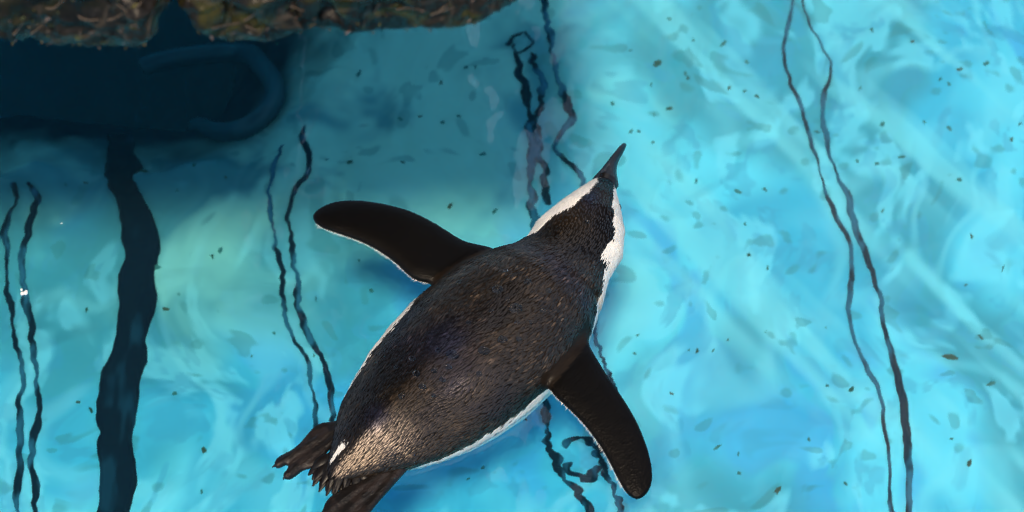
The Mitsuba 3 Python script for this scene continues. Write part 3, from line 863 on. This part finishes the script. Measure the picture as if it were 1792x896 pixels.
def rock(edge_px, depth, height, x0, x1, seed, label):
    ep = np.array(edge_px, float)
    e_ = np.array([un(px, py, ROCK_Z) for px, py in edge_px])
    nu, nv = 520, 230
    us = np.linspace(0, 1, nu)
    xs = x0 + (x1 - x0) * us
    yf = np.interp(xs, e_[:, 0], e_[:, 1])
    ang_ = np.concatenate([np.linspace(-70, 100, 160), np.linspace(101, 289, 70)]) * np.pi / 180
    cs_, sn_ = np.sign(np.cos(ang_)) * np.abs(np.cos(ang_)) ** 0.5, np.sign(np.sin(ang_)) * np.abs(np.sin(ang_)) ** 0.5
    # an offset superellipse: a rounded front face, a long flat top
    w = np.minimum(us, 1 - us) * (x1 - x0)
    taper = np.sqrt(np.clip(1 - (1 - np.clip(w / 0.06, 0, 1)) ** 2, 0.0, 1))
    faces = grid_faces(nu, nv, True)
    for it in range(4):
        v = np.zeros((nu, nv, 3))
        v[..., 0] = xs[:, None]
        v[..., 1] = yf[:, None] + depth / 2 - np.where(cs_ > 0, 1 - (1 - cs_) * 0.22, cs_)[None] * depth / 2 * (0.93 + 0.07 * taper)[:, None]
        v[..., 2] = ROCK_Z + height / 2 + sn_[None] * height / 2 * (0.1 + 0.9 * taper)[:, None]
        p = v.reshape(-1, 3)
        mesh0 = trimesh.Trimesh(p, faces, process=False)
        nm = np.array(mesh0.vertex_normals)
        if ((p - p.mean(0)) * nm).sum() < 0:
            nm = -nm
        rid = 1 - np.abs(2 * meshkit.fbm(p * 13, 4, seed) - 1)
        d = (meshkit.fbm(p * 7, 3, seed + 3) - 0.5) * 0.05 + (rid - 0.75) * 0.045 + (1 - np.abs(2 * meshkit.fbm(p * 34, 3, seed + 5) - 1) - 0.7) * 0.012 + (meshkit.fbm(p * 150, 2, seed + 6) - 0.5) * 0.003
        p = p + nm * d[:, None]
        if it < 3:
            q = pj(p).reshape(nu, nv, 2)
            low = q[..., 1].argmax(1)
            px, py = q[np.arange(nu), low].T
            err = py - np.interp(px, ep[:, 0], ep[:, 1])
            yf = yf + np.clip(ndimage.gaussian_filter1d(err, 6), -150, 150) * 2.85 / FPX / math.cos(TILT)
    c0, c1 = p[:nv].mean(0), p[-nv:].mean(0)
    kk = np.arange(nv)
    f = np.vstack([faces, np.stack([np.full(nv, nu * nv), kk, (kk + 1) % nv], 1), np.stack([np.full(nv, nu * nv + 1), (nu - 1) * nv + (kk + 1) % nv, (nu - 1) * nv + kk], 1)])
    m = trimesh.Trimesh(np.vstack([p, c0, c1]), f, process=False)
    if m.volume < 0:
        m.invert()
    key = put('rock', mikit.ply(m, 'mossy_rock', smooth=True), label, 'rock')
    return key, m


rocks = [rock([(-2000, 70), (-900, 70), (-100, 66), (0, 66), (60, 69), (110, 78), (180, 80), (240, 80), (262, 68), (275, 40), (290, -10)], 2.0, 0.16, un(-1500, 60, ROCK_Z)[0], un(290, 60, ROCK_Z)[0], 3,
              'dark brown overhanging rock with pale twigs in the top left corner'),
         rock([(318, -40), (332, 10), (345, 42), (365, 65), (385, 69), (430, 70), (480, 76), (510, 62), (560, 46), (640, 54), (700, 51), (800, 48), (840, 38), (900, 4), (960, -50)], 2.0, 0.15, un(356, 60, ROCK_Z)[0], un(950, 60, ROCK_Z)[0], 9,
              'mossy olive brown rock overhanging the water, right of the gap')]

# twigs and leaf litter on the rocks
scene['twig_bark'] = two({'type': 'principled', 'base_color': mikit.proc(lambda p, n, uv: mix(mi.Color3f(0.035, 0.026, 0.019), mi.Color3f(0.12, 0.09, 0.065), fbm(p.x * 90, p.y * 90, p.z * 90, 2))), 'roughness': 0.7})
scene['leaf_litter'] = two({'type': 'principled', 'base_color': {'type': 'mesh_attribute', 'name': 'vertex_color'}, 'roughness': 0.6})
twigs = [[(20, 64), (38, 45), (41, 38)], [(55, 62), (66, 52), (78, 44)], [(80, 4), (95, 9), (118, 0)], [(135, 27), (152, 28), (165, 31), (178, 30)], [(183, 31), (200, 27), (226, 25)], [(203, 6), (214, 14), (227, 26)],
         [(265, 8), (262, 36), (259, 66)], [(240, 14), (250, 2)], [(139, 52), (141, 70)], [(228, 47), (238, 42), (247, 56)], [(364, 52), (385, 45), (405, 41), (425, 38)], [(420, 40), (443, 26), (460, 12)], [(425, 42), (440, 50), (456, 55)],
         [(500, 6), (520, 15), (537, 21)], [(770, 22), (779, 9), (786, 0)], [(752, 28), (778, 18), (802, 9)], [(655, 24), (668, 6)], [(690, 20), (720, 14), (738, 18)]]
for i, (key, m) in enumerate(rocks):
    mv, mn = np.array(m.vertices), np.array(m.vertex_normals)
    q = pj(mv)
    see = (q[:, 0] > -60) & (q[:, 0] < 1000) & (q[:, 1] > -80) & (((CAM - mv) * mn).sum(1) > 0)
    mv, mn, q = mv[see], mn[see], q[see]
    near = cKDTree(q)

    def on_rock(px, py):
        c = np.array(near.query_ball_point([px, py], 4))
        if len(c) == 0:
            c = np.array([near.query([px, py])[1]])
        j = c[np.argmin((mv[c] - CAM) @ FW)]
        return mv[j] + mn[j] * 0.0012

    for tw in twigs:
        if (tw[0][0] < 300) != (i == 0):
            continue
        fine = smooth_line(tw, 7) if len(tw) > 2 else np.linspace(tw[0], tw[1], 5)
        pth = smooth_line([on_rock(*t) + rng.normal(0, 1e-5, 3) for t in fine], 24)
        pth = ndimage.gaussian_filter1d(pth, 5.0, axis=0, mode='nearest')
        put('dead_twig', mikit.ply(tube(pth, np.linspace(0.0011, 0.0005, 24), 7), 'twig_bark', smooth=True), 'thin pale dead twig lying on the dark brown rock in the top left corner' if i == 0 else 'thin pale dead twig lying on the mossy rock right of the gap', 'twig', 'dead twigs on the left rock' if i == 0 else 'dead twigs on the right rock')
    n_ = 260
    j = rng.integers(0, len(mv), n_)
    c = mv[j] + mn[j] * 0.0012
    ta = np.cross(mn[j], rng.normal(0, 1, (n_, 3)))
    ta /= np.linalg.norm(ta, axis=1, keepdims=True)
    tb_ = np.cross(mn[j], ta)
    ln = (0.0012 + 0.0035 * rng.random((n_, 1)) ** 3)
    wd = ln * rng.uniform(0.25, 0.7, (n_, 1))
    up_ = mn[j] * rng.uniform(0.0, 0.0025, (n_, 1))
    lv = np.stack([c - ta * ln, c - tb_ * wd + up_, c + ta * ln + up_, c + tb_ * wd, c + up_ * 1.3], 1).reshape(-1, 3)
    b0 = (np.arange(n_) * 5)[:, None]
    lf = np.vstack([b0 + t for t in ([0, 1, 4], [1, 2, 4], [2, 3, 4], [3, 0, 4])])
    pal = np.array([[0.07, 0.06, 0.008], [0.03, 0.025, 0.018], [0.035, 0.04, 0.007], [0.13, 0.09, 0.075], [0.030, 0.026, 0.006], [0.02, 0.015, 0.01]])
    lc = pal[rng.integers(0, 6, n_)] * rng.uniform(0.6, 1.2, (n_, 1))
    put('leaf_litter', mikit.ply((lv, lf), 'leaf_litter', color=np.repeat(lc, 5, axis=0)), 'crumbs of leaves and moss stuck to the rock', kind='stuff', parent=key)

# foam specks floating on the water
scene['foam'] = two({'type': 'diffuse', 'reflectance': rgb(0.8, 0.8, 0.8)})
for px, py, r, lab in ((42, 510, 7, 'white foam bubble cluster floating between the two dark joints at far left'), (108, 391, 2.2, 'tiny white foam speck floating left of the navy band'),):
    c = un(px, py, 0.003)
    bl_m = []
    for q_ in range(4):
        bb = trimesh.creation.icosphere(2, r * 0.00068 * rng.uniform(0.35, 0.6))
        bb.apply_translation(c + np.r_[rng.normal(0, r * 0.00030, 2), 0])
        bl_m.append(bb)
    put('foam_speck', mikit.ply(trimesh.util.concatenate(bl_m), 'foam', smooth=True), lab, 'foam')
